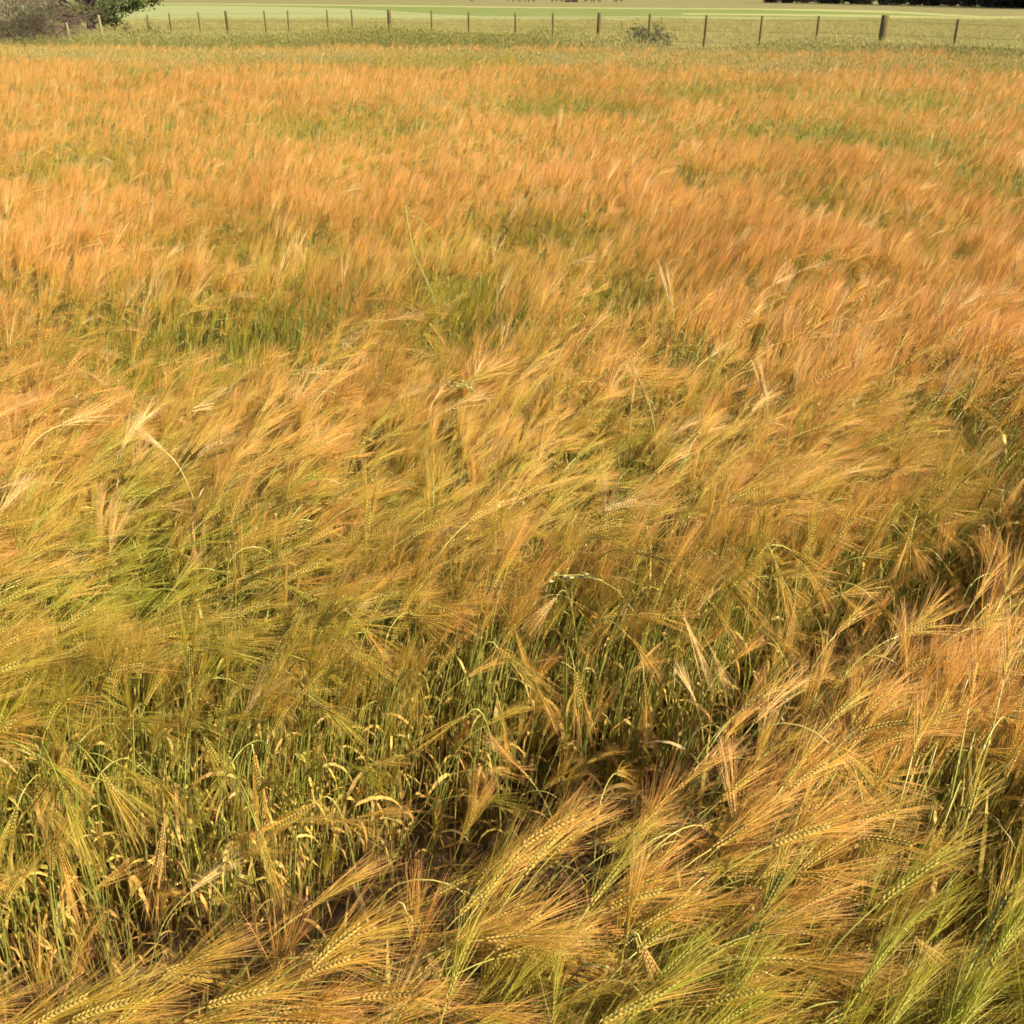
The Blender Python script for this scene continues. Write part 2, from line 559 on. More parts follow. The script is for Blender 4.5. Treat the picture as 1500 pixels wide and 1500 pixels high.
def populate(lod, y0, y1, dens, margin):
    x, y = sample(y0, y1, dens, margin)
    if lod == 2:
        k = rng.random(len(x)) < (7 / y) ** .6
        x, y = x[k], y[k]
    # the three levels of detail shade into each other instead of meeting in a line
    if lod < 2:
        a, b = ((2.3, 3.2), (5.5, 9.0))[lod]
        k = rng.random(len(x)) > np.clip((y - a) / (b - a), 0, 1)
        x, y = x[k], y[k]
    if lod > 0:
        a, b = ((2.3, 3.2), (5.5, 9.0))[lod - 1]
        k = rng.random(len(x)) < np.clip((y - a) / (b - a), 0, 1)
        x, y = x[k], y[k]
    keep = y < crop_edge(x) + .5 * (vnoise(x, y, 31, .7) - .5)
    x, y = x[keep], y[keep]
    hf, ripe = field_state(x, y)
    N = len(x)
    az = wind(x, y) + rng.normal(0, .36, N)
    u = rng.random(N)
    form = np.zeros(N, int)
    # share of upright plants grows with distance; the near crop is blown over
    up = np.clip(.10 + (y - 1.7) * .28, .07, .78)
    nod = np.where(y < 3, .16, .10)
    form[u < up] = rng.integers(0, 6, N)[u < up]
    m = (u >= up) & (u < 1 - nod); form[m] = rng.integers(6, 14, N)[m]
    m = u >= 1 - nod; form[m] = rng.integers(14, 20, N)[m]
    # root lies upwind of the head: shift so that hollows sit where heads are missing
    hx, hy = x + .16 * np.cos(az), y + .16 * np.sin(az)
    ax, ay = x + .27 * np.cos(az), y + .27 * np.sin(az)
    g = inside(GAP, hx, hy) | inside(GAP, ax, ay); g2 = inside(GAP2, hx, hy) | inside(GAP2, ax, ay); g3 = inside(GAP3, hx, hy)
    wall = ~inside(GAP, x, y) & (inside(GAP, x, y - .10) | inside(GAP, x, y - .22) | inside(GAP2, x, y - .12))
    uw = rng.random(N)
    upw = wall & (uw < .76)
    form[upw] = rng.integers(0, 6, N)[upw]
    rim = wall & (uw > .84)
    form[rim] = rng.integers(14, 20, N)[rim]
    az[rim] = rng.normal(-.7, .9, N)[rim]
    g = (g & ~wall) | inside(GAP, x, y)
    z = g | g2
    kill = (z & (rng.random(N) > np.where(x < -.2, .26, .17))) | (g3 & (rng.random(N) > .5))
    low = z & ~kill
    sc = .99 * hf * rng.normal(1, .045, N) * np.where(wall, rng.uniform(.82, 1.08, N), 1)
    sc[low] *= rng.uniform(.45, .88, low.sum())
    kind_low = rng.random(N) < .6; form = np.where(low & kind_low, rng.integers(0, 6, N), form)
    ripe = ripe + rng.normal(0, .16, N) - .06 * wall
    ripe[low] += rng.uniform(-.1, .5, low.sum())
    # weedy grey-green headland along the far edge
    hd = (y > crop_edge(x) - 6.2 + 2.5 * (vnoise(x, y, 12, .35) - .5)) & (y < crop_edge(x) - 1.6)
    ripe = np.where(hd, ripe - .75 + 1.15 * np.clip(vnoise(x, y * 2, 14, .3) * 2 - .75, 0, 1), ripe)
    k = ~kill & ~(hd & (rng.random(N) < .35))
    x, y, form, sc, ripe, az, wall = x[k], y[k], form[k], sc[k], ripe[k], az[k], wall[k]
    N = len(x)
    form = np.where(form < 0, 0, form)
    bleach = rng.random(N) < np.where(wall, .03, np.where(y < 1.7, .010, .042))
    sc = np.where(bleach & (y > 1.7), sc * 1.04, sc)
    tl = .20 * (vnoise(x, y, 41, 3.2) - .45) * np.where(y > 2, .6, 1)
    rot = np.stack([rng.normal(0, .05, N), tl + rng.normal(0, .05, N), az], 1)
    scl = np.stack([sc * rng.uniform(.92, 1.08, N)] * 2 + [sc], 1)
    return dict(P=np.stack([x, y, np.zeros(N)], 1), form=form, rot=rot, scl=scl, ripe=np.where(bleach, rng.uniform(1.1, 1.3, N), np.clip(ripe, -.3, 1.0)), lod=lod)

near = populate(0, -.12, 3.2, 800, .35)
mid = populate(1, 2.3, 9.0, 450, .5)
far = populate(2, 5.5, 37, 200, 1.0)

# the 300 plants that show largest are things of their own
P = near['P']
xs, ys = P[:, 0] + .16 * np.cos(near['rot'][:, 2]), P[:, 1] + .16 * np.sin(near['rot'][:, 2])
zc = CAN * near['scl'][:, 2]
dz = CAM_Z - zc
depth = ys * cp + dz * sp_
v = 750 - F * (-(dz) * cp + ys * sp_) / np.maximum(depth, .01)
uu = 750 + F * xs / np.maximum(depth, .01)
inview = (depth > .3) & (uu > 0) & (uu < 1500) & (v > 0) & (v < 1500)
score = np.where(inview, depth, 99)
order = np.argsort(score)[:272]
single = np.zeros(len(P), bool); single[order] = True
rest = ~single
o = scatter("barley_crop", COLL[0], P[rest], near['form'][rest], near['rot'][rest], near['scl'][rest], near['ripe'][rest])
tag(o, "standing ripening barley of the near field, too many plants to count", "barley crop", kind="stuff")
o = scatter("barley_crop", COLL[1], mid['P'], mid['form'], mid['rot'], mid['scl'], mid['ripe'])
tag(o, "orange and green barley filling the middle of the field", "barley crop", kind="stuff")
o = scatter("barley_crop", COLL[2], far['P'], far['form'], far['rot'], far['scl'], far['ripe'])
tag(o, "far part of the barley field up to the fence", "barley crop", kind="stuff")

def part_meshes(Pd):
    return dict(stem=Pd['stem'].mesh("stem", [M_stem]), ear=Pd['ear'].mesh("ear", [M_ear]),
                awns=Pd['awns'].mesh("awns", [M_awn]), leaf=[m.mesh("leaf", [M_leaf]) for m in Pd['leaf']])
PM = {}
def plant_thing(name, loc, rot, scl, meshes, ripe, label, cat, group=None, spots=None):
    t = empty(name, loc)
    t.rotation_euler = rot
    t.scale = scl
    s = obj("stem", meshes['stem'], t); e = obj("ear", meshes['ear'], t)
    a = obj("awns", meshes['awns'], e)
    ls = [obj("leaf", m, t) for m in meshes['leaf']]
    for q in [s, e, a] + ls:
        q["ripe"] = float(ripe)
    tag(t, label, cat, group)
    return t

for i in order:
    k = int(near['form'][i])
    if k not in PM:
        PM[k] = part_meshes(NEAR[k])
    r = float(near['ripe'][i])
    u_, v_ = uu[i], v[i]
    hue = "greenish" if r < .35 else ("golden" if r < .6 else "orange")
    pose = "upright ear" if k < 6 else ("ear blown flat by the wind" if k < 14 else "nodding ear")
    where = ("left" if u_ < 500 else ("middle" if u_ < 1000 else "right"))
    plant_thing("barley_plant", P[i], near['rot'][i], near['scl'][i], PM[k], r,
                "%s barley plant with %s, front %s of the photo" % (hue, pose, where), "barley plant",
                "barley plants crowding the near edge of the field")
# ------------------------------------------------------------------ ground and far fields
def noise_mat(name, cols, scale, detail=6, rough=.9, bump=.3, stretch=(1, 1, 1), mix2=None):
    m, n, l = new_mat(name)
    out = n.new("ShaderNodeOutputMaterial")
    geo = n.new("ShaderNodeNewGeometry")
    mp = n.new("ShaderNodeMapping"); mp.inputs["Scale"].default_value = stretch
    l.new(geo.outputs["Position"], mp.inputs[0])
    a = n.new("ShaderNodeTexNoise"); a.inputs["Scale"].default_value = scale; a.inputs["Detail"].default_value = detail
    a.inputs["Roughness"].default_value = .65
    l.new(mp.outputs[0], a.inputs[0])
    r = ramp(n, cols)
    l.new(a.outputs["Fac"], r.inputs[0])
    b = n.new("ShaderNodeTexNoise"); b.inputs["Scale"].default_value = scale * 9; b.inputs["Detail"].default_value = 3
    l.new(mp.outputs[0], b.inputs[0])
    hs = n.new("ShaderNodeHueSaturation")
    l.new(r.outputs[0], hs.inputs["Color"])
    l.new(math_n(n, l, 'ADD', math_n(n, l, 'MULTIPLY', b.outputs["Fac"], .7), .65), hs.inputs["Value"])
    p = n.new("ShaderNodeBsdfPrincipled")
    l.new(hs.outputs[0], p.inputs["Base Color"])
    p.inputs["Roughness"].default_value = rough
    p.inputs["Specular IOR Level"].default_value = .2
    bp = n.new("ShaderNodeBump"); bp.inputs["Strength"].default_value = bump
    l.new(b.outputs["Fac"], bp.inputs["Height"])
    l.new(bp.outputs[0], p.inputs["Normal"])
    l.new(p.outputs[0], out.inputs[0])
    return m

M_soil = noise_mat("crop_soil", [(.3, (.07, .045, .025)), (.52, (.15, .095, .05)), (.75, (.28, .19, .10))], 14, bump=1.0)
M_past = noise_mat("seeding_pasture", [(.3, (.27, .31, .12)), (.5, (.32, .35, .14)), (.7, (.37, .37, .16))], .5)
M_green = noise_mat("green_field", [(.3, (.18, .22, .05)), (.7, (.23, .27, .07))], .12)
M_pale = noise_mat("pale_strip", [(.3, (.36, .37, .13)), (.7, (.40, .40, .15))], .2)
M_tan = noise_mat("grazed_field", [(.3, (.22, .205, .075)), (.7, (.27, .24, .09))], .06)
M_edge = noise_mat("grass_bank", [(.3, (.15, .19, .05)), (.7, (.30, .30, .10))], 1.2)

def sheet(name, pts, z, mat):
    me = bpy.data.meshes.new(name)
    me.from_pydata([(a, b, z) for a, b in pts], [], [tuple(range(len(pts)))])
    me.materials.append(mat)
    o = obj(name, me)
    tag(o, kind="structure")
    return o

sheet("ground", [(-1500, -200), (1500, -200), (1500, 2500), (-1500, 2500)], 0, M_soil)
# boundaries drawn from the photograph, laid on the flat ground
def gl(pts): return [tuple(ground_at(a, b)[:2]) for a, b in pts]
sheet("grazed_field", [(-1500, 90), (1500, 60), (1500, 2400), (-1500, 2400)], .004, M_tan)
l1 = gl([(-600, 3.5), (0, 3.2), (300, 5), (600, 8), (800, 10.5), (1000, 12), (1100, 12.5), (1200, 13.5), (1290, 15.5), (1350, 18.5), (1440, 24), (1500, 24), (1800, 22)])
sheet("pale_field_edge", l1 + [(120, 20), (-200, 20)], .008, M_pale)
l2 = gl([(-600, 5), (0, 4.8), (300, 6.4), (600, 9.8), (800, 12), (1000, 13.6), (1100, 14.2), (1200, 16.5), (1300, 19), (1420, 25), (1500, 27.5), (1800, 29)])
sheet("green_field", l2 + [(120, 19), (-200, 19)], .012, M_green)
l2b = gl([(1000, 19.5), (1150, 20.5), (1290, 22.5), (1500, 27)])
l2c = gl([(1500, 31.5), (1290, 26), (1150, 23.3), (1000, 21.5)])
sheet("pale_strip", l2b + l2c, .016, M_pale)
l3 = gl([(-700, 9.5), (0, 8.2), (200, 7.8), (300, 8.2), (400, 9.6), (500, 12.5), (560, 15.5), (640, 20.5), (700, 23), (760, 24), (1000, 24), (1250, 27), (1500, 31.5), (1900, 36)])
sheet("pasture", l3 + [(90, 18), (-150, 18)], .020, M_past)
sheet("grass_bank", [(-60, 36), (-18, 33.5), (-9, 29.2), (0, 26.1), (6, 24.1), (12, 22.6), (30, 18.2), (33, 22), (12, 24), (6, 26.6), (0, 31), (-9, 39), (-18, 46), (-60, 60)], .024, M_edge)

# ------------------------------------------------------------------ long grass (stuff)
M_grass = plant_mat("long_grass", [(0, (.09, .13, .02)), (.6, (.18, .21, .04)), (1, (.34, .33, .09))],
                    [(0, (.25, .25, .06)), (.6, (.42, .38, .13)), (1, (.58, .50, .21))], .3, .5, .3, .4)
def grass_tuft(seed, n=44, h=.55, rad=.16, w=.005):
    q = random.Random(seed); mb = MB()
    for _ in range(n):
        a = q.uniform(0, 6.283); r = rad * q.random() ** .7
        p0 = Vector((math.cos(a) * r, math.sin(a) * r, 0))
        o_ = Vector((math.cos(a), math.sin(a), 0)) + Vector((.35, .1, 0))
        hh = h * q.uniform(.5, 1.1); b = q.uniform(.1, .55)
        pts = [p0 + o_ * (b * hh * s * s) + Vector((0, 0, hh * s * (1 - .25 * b * s))) for s in (0, .35, .7, 1)]
        mb.ribbon(pts, [w, w, w * .7, w * .15], Vector((q.uniform(-1, 1), q.uniform(-1, 1), .1)), 0, 1)
        if q.random() < .35:
            t = pts[-1]
            mb.grain(t, Vector((q.uniform(0, .5), q.uniform(-.3, .3), 1)), Vector((1, 0, 0)), .06, .009, .9)
    return mb.mesh("grass_tuft", [M_grass])
GC = form_collection("grass_form", [grass_tuft(i) for i in range(8)])

def fence_y(x):                                # the line of the fence on the ground
    return 25 + (8.5 - x) * .876
def grass_points(n, f):
    x = rng.uniform(-26, 16, n)
    lo = crop_edge(x); hi = fence_y(x) + 1.5
    t = rng.random(n) ** f
    return x, lo + (hi - lo) * t
x1, y1 = grass_points(9000, 1.0)
n_ = vnoise(x1, y1, 21, .5)
dark = np.exp(-((y1 - crop_edge(x1) - 3.0) / 2.2) ** 2) * (x1 < 1)
ripe = np.clip(.5 + .6 * (n_ - .5) - .9 * dark, 0, 1)
scz = (.7 + .9 * vnoise(x1, y1, 22, .35)) * np.interp(x1, [-16, -9, -1, 8, 13], [.6, 1.1, 1.3, 1.2, .8]) * (1 + .4 * dark)
N = len(x1)
o = scatter("long_grass", GC, np.stack([x1, y1, np.zeros(N)], 1), rng.integers(0, 8, N), np.stack([np.zeros(N), np.zeros(N), rng.uniform(-.6, .6, N)], 1),
            np.stack([np.ones(N) * 1.3, np.ones(N) * 1.3, scz], 1), ripe)
tag(o, "rough long grass on the bank between the barley and the fence", "grass", kind="stuff")
# weedy grass mixed into the headland of the crop
N = 11000
x3 = rng.uniform(-20, 15, N); e_ = crop_edge(x3)
y3 = e_ - 1.6 - (4.0 + 2.5 * (vnoise(x3, e_, 12, .35) - .5)) * rng.random(N)
k = np.abs(x3) < .6 * y3
x3, y3 = x3[k], y3[k]; N = len(x3)
o = scatter("headland_grass", GC, np.stack([x3, y3, np.zeros(N)], 1), rng.integers(0, 8, N), np.stack([np.zeros(N), np.zeros(N), rng.uniform(-.6, .6, N)], 1),
            np.stack([np.full(N, .75), np.full(N, .75), rng.uniform(1.1, 1.5, N)], 1), np.clip(.6 + .8 * (vnoise(x3, y3, 29, .6) - .5), 0, 1))
tag(o, "grey green grass and weeds mixed through the far headland of the barley", "grass", kind="stuff")
# seeding pasture beyond the fence
N = 15000
y2 = 25 + 60 * rng.random(N) ** 1.25
x2 = rng.uniform(-.62, .62, N) * y2
k = (y2 > fence_y(x2) - .5)
x2, y2 = x2[k], y2[k]; N = len(x2)
ripe = np.clip(.85 + .5 * (vnoise(x2, y2, 23, .25) - .5) + .1 * (x2 > 4), 0, 1)
o = scatter("pasture_grass", GC, np.stack([x2, y2, np.full(N, .02)], 1), rng.integers(0, 8, N), np.stack([np.zeros(N), np.zeros(N), rng.uniform(0, 6.28, N)], 1),
            np.stack([np.full(N, 2.6), np.full(N, 2.6), rng.uniform(.45, .8, N)], 1), ripe)
tag(o, "pale seeding grass of the pasture behind the fence", "grass", kind="stuff")

# ------------------------------------------------------------------ fallen straw and dead leaves in the wheel track
mb = MB(); q = random.Random(9)
cnt = 0
while cnt < 6500:
    x = q.uniform(-1.6, 2.6); y = q.uniform(.2, 3.2)
    cnt += 1
    a = q.uniform(0, 6.283); L = q.uniform(.04, .16); hz = q.uniform(.004, .05)
    d = Vector((math.cos(a), math.sin(a), q.uniform(-.15, .35)))
    c = Vector((x, y, hz))
    w = q.choice((.003, .005, .008))
    c2 = c + d * L * .5 + Vector((0, 0, q.uniform(0, .02)))
    mb.ribbon([c, c2, c + d * L], [w * .5, w, w * .3], Vector((q.uniform(-1, 1), q.uniform(-1, 1), q.uniform(.2, 1))), q.uniform(.5, .8), 1)
o = obj("straw_litter", mb.mesh("straw_litter", [M_leaf]))
o["ripe"] = .75
tag(o, "dead curled leaves and straw littering the soil of the wheel track", "straw", kind="stuff")
# ------------------------------------------------------------------ single ears and grasses one can point at
def bez(a, b, c, d, n):
    return [a * (1 - t) ** 3 + b * 3 * t * (1 - t) ** 2 + c * 3 * t * t * (1 - t) + d * t ** 3 for t in [i / n for i in range(n + 1)]]
def hero(px0, py0, z, px1, py1, ripe, label, droop=0., rootdx=-.05, awn=None, spread=.2, nl=2):
    if ripe > .85: ripe = 1.0 + (ripe - .85)
    rs = random.Random(int(px0 * 7 + py0))
    z *= .94
    E0 = ground_at(px0, py0, z)
    dep = E0.y * cp + (CAM_Z - z) * sp_
    r1 = ray(px1, py1)                       # the tip lies in the same plane facing the viewer
    E1 = r1 * dep + Vector((0, 0, CAM_Z))
    tot = (E1 - E0).length
    d = (E1 - E0).normalized()
    el = min(.095, tot * .42)
    root = Vector((E0.x + rootdx - d.x * .05, E0.y - .02, 0))
    loc = root.copy()
    E0l = E0 - root
    dn = Vector((0, 0, -1))
    arch = .10 if d.z > -.3 else .07
    stem = bez(Vector((0, 0, 0)), Vector((0, 0, E0l.z * .55)), E0l - d * arch + Vector((0, 0, .05 if d.z < 0 else -.02)), E0l, 14)
    P = dict(stem=MB(), ear=MB(), awns=MB(), leaf=[])
    P['stem'].tube(stem, [.0021 - .0009 * i / 14 for i in range(15)], 5)
    ng = max(6, int(el / .0062))
    ep, ed = [], []
    p = E0l.copy(); dd = (d + Vector((0, 0, droop))).normalized()
    for i in range(ng + 1):
        ep.append(p.copy()); ed.append(dd.copy())
        p = p + dd * (el / ng)
        dd = (dd + dn * droop * .9 / ng).normalized()
    sd = d.cross(Vector((.2, 1, .1))).normalized()
    ear_parts(rs, P, ep, ed, sd, 0, 44, (awn or max(.05, tot - el * .75)) * .95, .0009, spread, .08 + droop * .2)
    for k in range(nl):
        i = rs.choice((4, 6, 8, 9)); c = stem[i]
        az = rs.uniform(0, 6.28); o = Vector((math.cos(az), math.sin(az), 0)); a = rs.uniform(.3, .9); LL = rs.uniform(.1, .2)
        q = [c]
        for _ in range(7):
            q.append(q[-1] + (o * math.sin(a) + Vector((0, 0, math.cos(a)))) * LL / 7); a = min(2.8, a + .35)
        mb = MB(); mb.ribbon(q, [.008 * math.sin(math.pi * (.16 + .82 * e / 7)) ** .7 for e in range(8)], Vector((o.x, o.y, .6)), .4, 1, rs.uniform(-2, 2))
        P['leaf'].append(mb)
    return plant_thing("barley_plant", loc, (0, 0, 0), (1, 1, 1), part_meshes(P), ripe, label, "barley plant")

hero(243, 662, .86, 185, 628, 1.1, "pale yellow barley ear leaning left above the crop, left of the field", .35, .03)
hero(1078, 1215, .72, 1060, 1060, .95, "tall upright straw coloured ear with long straight awns rising from the right foreground ridge", 0, .0, None, .13)
hero(597, 1340, .74, 640, 1465, 1.0, "pale ear hanging straight down near the bottom edge, left of centre", .1, -.08, None, .16)
hero(985, 450, .86, 968, 372, 1.1, "thin whitish upright ear standing alone right of centre in the middle distance", 0, .0, None, .12)
hero(950, 590, .84, 915, 515, 1.05, "bleached ear leaning left, crossing another pale ear right of centre", 0, .02, None, .16)
hero(925, 592, .82, 930, 520, .9, "upright ear crossed by the bleached leaning ear right of centre", 0, .0, None, .12)
hero(1122, 582, .84, 1105, 520, 1.1, "bleached upright ear standing out right of the crossed pair", 0, .0, None, .14)
hero(815, 875, .70, 765, 940, 1.05, "straw coloured ear bent over sharply to the left at the wheel track", .15, .04, None, .28)
hero(730, 950, .66, 825, 1045, .45, "long green gold ear drooping right over the stems of the wheel track", .12, -.07)
hero(1055, 752, .74, 1105, 880, .9, "reddish bearded ear sweeping down to the right above the wheel track", .1, -.07, None, .17)
hero(1118, 796, .70, 1195, 905, .55, "stiff pale green ear slanting down right beside the reddish one", .05, -.06, None, .14)
hero(1022, 760, .72, 1036, 830, 1.0, "short pinkish ear hanging left of the reddish sweeping ear", .1, -.05, None, .16)
hero(503, 728, .78, 500, 665, .1, "small bright green upright ear left of centre", 0, 0, None, .14)
hero(634, 718, .80, 630, 655, .35, "small yellow green upright ear almost at the centre", 0, 0, None, .14)
hero(1019, 1030, .72, 992, 968, 1.1, "pale brush like ear standing at the crest of the right ridge", 0, 0, None, .3)
hero(683, 1048, .60, 600, 1105, .6, "whitish ear bent left in the middle of the wheel track", .1, .03, None, .16)
hero(462, 1177, .52, 328, 1262, .75, "long whitish ear lying low towards the left in the wheel track", .05, .03, None, .14)
hero(372, 1105, .62, 388, 1215, .8, "ear hanging down among bare stems, left of the long whitish one", .05, -.04, None, .14)
hero(176, 486, .82, 208, 492, 1.0, "golden nodding ear before the dark green hollow at left", .6, -.02)
hero(120, 545, .84, 158, 575, 1.0, "golden ear arched to the right below the left green hollow", .4, -.03)
hero(80, 1215, .62, 118, 1370, .85, "bearded ear hanging down near the left edge of the photo", .05, -.05, None, .14)
hero(240, 1205, .50, 215, 1385, .95, "bleached ear hanging almost to the ground at the lower left", 0, .03, None, .12)
hero(775, 1140, .48, 705, 1070, .9, "ear pointing up left out of the bottom of the wheel track", 0, .03, None, .18)
hero(940, 1385, .76, 975, 1480, .95, "golden ear bent down like a hook at the bottom edge right of centre", .2, -.05, None, .14)
hero(1335, 1372, .76, 1450, 1490, .7, "thick green gold ear slanting down right at the lower right corner", .12, -.07, None, .2)
hero(877, 1195, .70, 1010, 1250, .35, "green arching ear at the left foot of the right ridge", .2, -.05, None, .12)

M_oat = plant_mat("oat_spikelet", [(0, (.20, .26, .06)), (1, (.52, .52, .18))], [(0, (.40, .38, .12)), (1, (.75, .66, .32))], .25, .4, .5)
def wild_oat(pts_px, z, ripe, label, n=9, gl=.021, dark=False):
    """pts_px: stalk in the photo from low to tip"""
    z *= .86
    P0 = ground_at(*pts_px[0], z); dep = P0.y * cp + (CAM_Z - z) * sp_
    W = [ray(a, b) * dep + Vector((0, 0, CAM_Z)) for a, b in pts_px]
    root = Vector((W[0].x + .02, W[0].y - .02, 0))
    t = empty("wild_oat", root); q = random.Random(int(pts_px[0][0]))
    W = [w - root for w in W]
    st = MB(); line = bez(Vector((0, 0, 0)), Vector((0, 0, W[0].z * .4)), W[0] + (W[0] - W[1]) * .6, W[0], 6) + W[1:]
    st.tube(line, [.0019] * 5 + [.0013] * (len(line) - 5), 4)
    obj("stem", st.mesh("stem", [M_stem]), t)["ripe"] = ripe
    sp = MB(); top = W[-3:]
    for i in range(n):
        f = i / (n - 1) * (len(top) - 1); k = min(int(f), len(top) - 2)
        c = top[k].lerp(top[k + 1], f - k)
        d = (top[k + 1] - top[k]).normalized()
        e = c + Vector((q.uniform(-.012, .012), q.uniform(-.012, .012), q.uniform(-.012, .006)))
        sp.tube([c, c.lerp(e, .5) + Vector((0, 0, .003)), e], .0004, 3, .2, .3)
        dd = (d + Vector((q.uniform(-.3, .3), q.uniform(-.3, .3), q.uniform(-.35, .2)))).normalized()
        for u in (-1, 1):
            sp.grain(e, (dd + Vector((0, u * .1, u * .12))).normalized(), Vector((.1, 1, .2)), gl * q.uniform(.85, 1.15), .0042, q.uniform(.3, 1))
    o_ = obj("panicle", sp.mesh("panicle", [M_oat]), t); o_["ripe"] = ripe
    tag(t, label, "wild oat")
wild_oat([(935, 905), (905, 865), (880, 850), (850, 842), (812, 843)], .74, .6, "wild oat with a pale green head nodding left over the wheel track", 12)
wild_oat([(735, 610), (712, 583), (700, 575), (682, 564), (664, 560)], .84, .5, "wild oat with striped green head nodding left at the centre of the field", 9)
wild_oat([(632, 425), (608, 375), (600, 340), (596, 318), (594, 300)], .98, -.2, "tall dark thin grass stalk rising alone left of centre", 8, .016)
wild_oat([(648, 352), (632, 338), (626, 330), (616, 322), (608, 318)], .92, .8, "small pale oat head leaning left beside the tall dark stalk", 6, .018)
wild_oat([(150, 360), (137, 332), (132, 322), (121, 305), (108, 292)], .95, .1, "slender greenish grass head leaning left near the left edge of the field", 8, .018)
wild_oat([(478, 310), (468, 303), (463, 299), (453, 293), (444, 290)], .9, 1.0, "small whitish oat head in the orange crop left of the tall dark stalk", 6, .02)
# ------------------------------------------------------------------ fence
M_wood = noise_mat("weathered_wood", [(.3, (.10, .075, .03)), (.7, (.20, .155, .07))], 9, stretch=(1, 1, .15))
M_wood_pale = noise_mat("bleached_wood", [(.3, (.22, .18, .11)), (.7, (.36, .30, .19))], 9, stretch=(1, 1, .15))
m, n, l = new_mat("fence_wire")
ou = n.new("ShaderNodeOutputMaterial"); pr = n.new("ShaderNodeBsdfPrincipled")
pr.inputs["Base Color"].default_value = (.16, .14, .11, 1); pr.inputs["Metallic"].default_value = .5; pr.inputs["Roughness"].default_value = .6
l.new(pr.outputs[0], ou.inputs[0]); M_wire = m

POSTS = [(98, 33, 1, 'bend'), (124, 31, 0, 'bend'), (145, 22, 2, 'bend'), (214, 21.5, 0, ''), (247, 19, 0, ''), (290, 17.5, 0, ''), (331, 16, 1, ''), (387, 15.5, 0, ''),
         (420, 15, 0, ''), (478, 14.5, 0, ''), (515, 14, 0, ''), (569, 14, 2, ''), (631, 15, 0, ''), (686, 17, 0, ''), (755, 18.5, 0, ''), (810, 18.5, 0, ''),
         (877, 18.5, 1, ''), (952, 20, 0, ''), (1034, 22, 0, ''), (1116, 23, 0, ''), (1200, 23, 0, ''), (1297, 22, 3, ''), (1405, 28, 0, ''), (1530, 31, 0, '')]
fence = empty("post_and_wire_fence", (8.5, 25, 0))
tag(fence, "old post and wire stock fence running along the back of the barley field", "fence")
tops = []
q = random.Random(4)
for (px, py, kind, fl) in POSTS:
    d = ray(px, py)
    k = d.x / d.y
    if fl == 'bend':
        y = {98: 31., 124: 43., 145: 35.}[px]
        x = k * y
    else:
        y = (25 + 8.5 * .876) / (1 + .876 * k); x = k * y
    ztop = CAM_Z + d.z / d.y * y
    rad = (.030, .055, .068, .085)[kind] * (.7 if px < 150 else 1)
    mb = MB()
    lx, ly = q.uniform(-.03, .03), q.uniform(-.03, .03)
    mb.tube([Vector((0, 0, -.25)), Vector((lx * .3, ly * .3, ztop * .4)), Vector((lx * .8, ly * .8, ztop * .85)), Vector((lx, ly, ztop - .012)), Vector((lx, ly, ztop))],
            [rad * 1.05, rad, rad * .97, rad * .95, rad * .78], 10, 0, 1, True)
    pale = px in (98, 124, 145)
    p_ = obj("post", mb.mesh("post", [M_wood_pale if pale else M_wood]), fence)
    p_.location = (x - 8.5, y - 25, 0)
    if pale: p_["label"] = "bleached pale grey post before the dark tree"
    elif kind >= 2: p_["label"] = "thick round strainer post"
    tops.append((x - 8.5, y - 25, ztop))
for f_ in (.93, .74, .55, .36):
    mb = MB()
    for a, b in zip(tops, tops[1:]):
        A = Vector((a[0], a[1] - .05, a[2] * f_)); B = Vector((b[0], b[1] - .05, b[2] * f_))
        mid_ = (A + B) / 2 - Vector((0, 0, .012))
        mb.tube([A, mid_, B], .0024, 4)
    obj("wire", mb.mesh("wire", [M_wire]), fence)

# ------------------------------------------------------------------ bushes and trees
def leaf_mat(name, cols, tr=.25):
    return plant_mat(name, cols, cols, tr, .5, .3, .2)
M_tree = leaf_mat("tree_leaf", [(0, (.045, .07, .02)), (.5, (.10, .13, .035)), (1, (.20, .22, .07))])
M_bark = noise_mat("bark", [(.3, (.09, .065, .05)), (.7, (.20, .15, .12))], 6)
M_twig = noise_mat("grey_twig", [(.3, (.12, .085, .065)), (.7, (.25, .185, .15))], 3)
M_wood_dark = leaf_mat("pine_needles", [(0, (.04, .035, .022)), (1, (.10, .09, .05))], .1)

def crown(seed, blobs, n, size, mat, flat=.8):
    q = np.random.default_rng(seed)
    V = []; Fc = []; T = []
    wts = np.array([b[3] ** 2 for b in blobs]); wts = wts / wts.sum()
    for bi, (bx, by, bz, br) in enumerate(blobs):
        m_ = int(n * wts[bi])
        d = q.normal(size=(m_, 3)); d /= np.linalg.norm(d, axis=1)[:, None]
        rr = br * (q.random(m_) ** .45)
        lump = .75 + .5 * vnoise(d[:, 0] * 2 + bx, d[:, 2] * 2 + d[:, 1], seed, 1.7)
        c = d * (rr * lump)[:, None] * np.array([1, 1, flat]) + np.array([bx, by, bz])
        bt = q.uniform(.1, .9)
        for p_ in c:
            u = q.normal(size=3); u /= np.linalg.norm(u)
            w = np.cross(u, q.normal(size=3)); w /= np.linalg.norm(w)
            s = size * q.uniform(.6, 1.3)
            b = len(V)
            V += [Vector(p_ - u * s), Vector(p_ + w * s * .45), Vector(p_ + u * s), Vector(p_ - w * s * .45)]
            Fc.append((b, b + 1, b + 2, b + 3))
            t = float(np.clip(bt + q.normal(0, .2), 0, 1)); T += [t] * 4
    mb = MB(); mb.v = V; mb.f = Fc; mb.t = T
    return mb.mesh("crown", [mat], smooth=False)

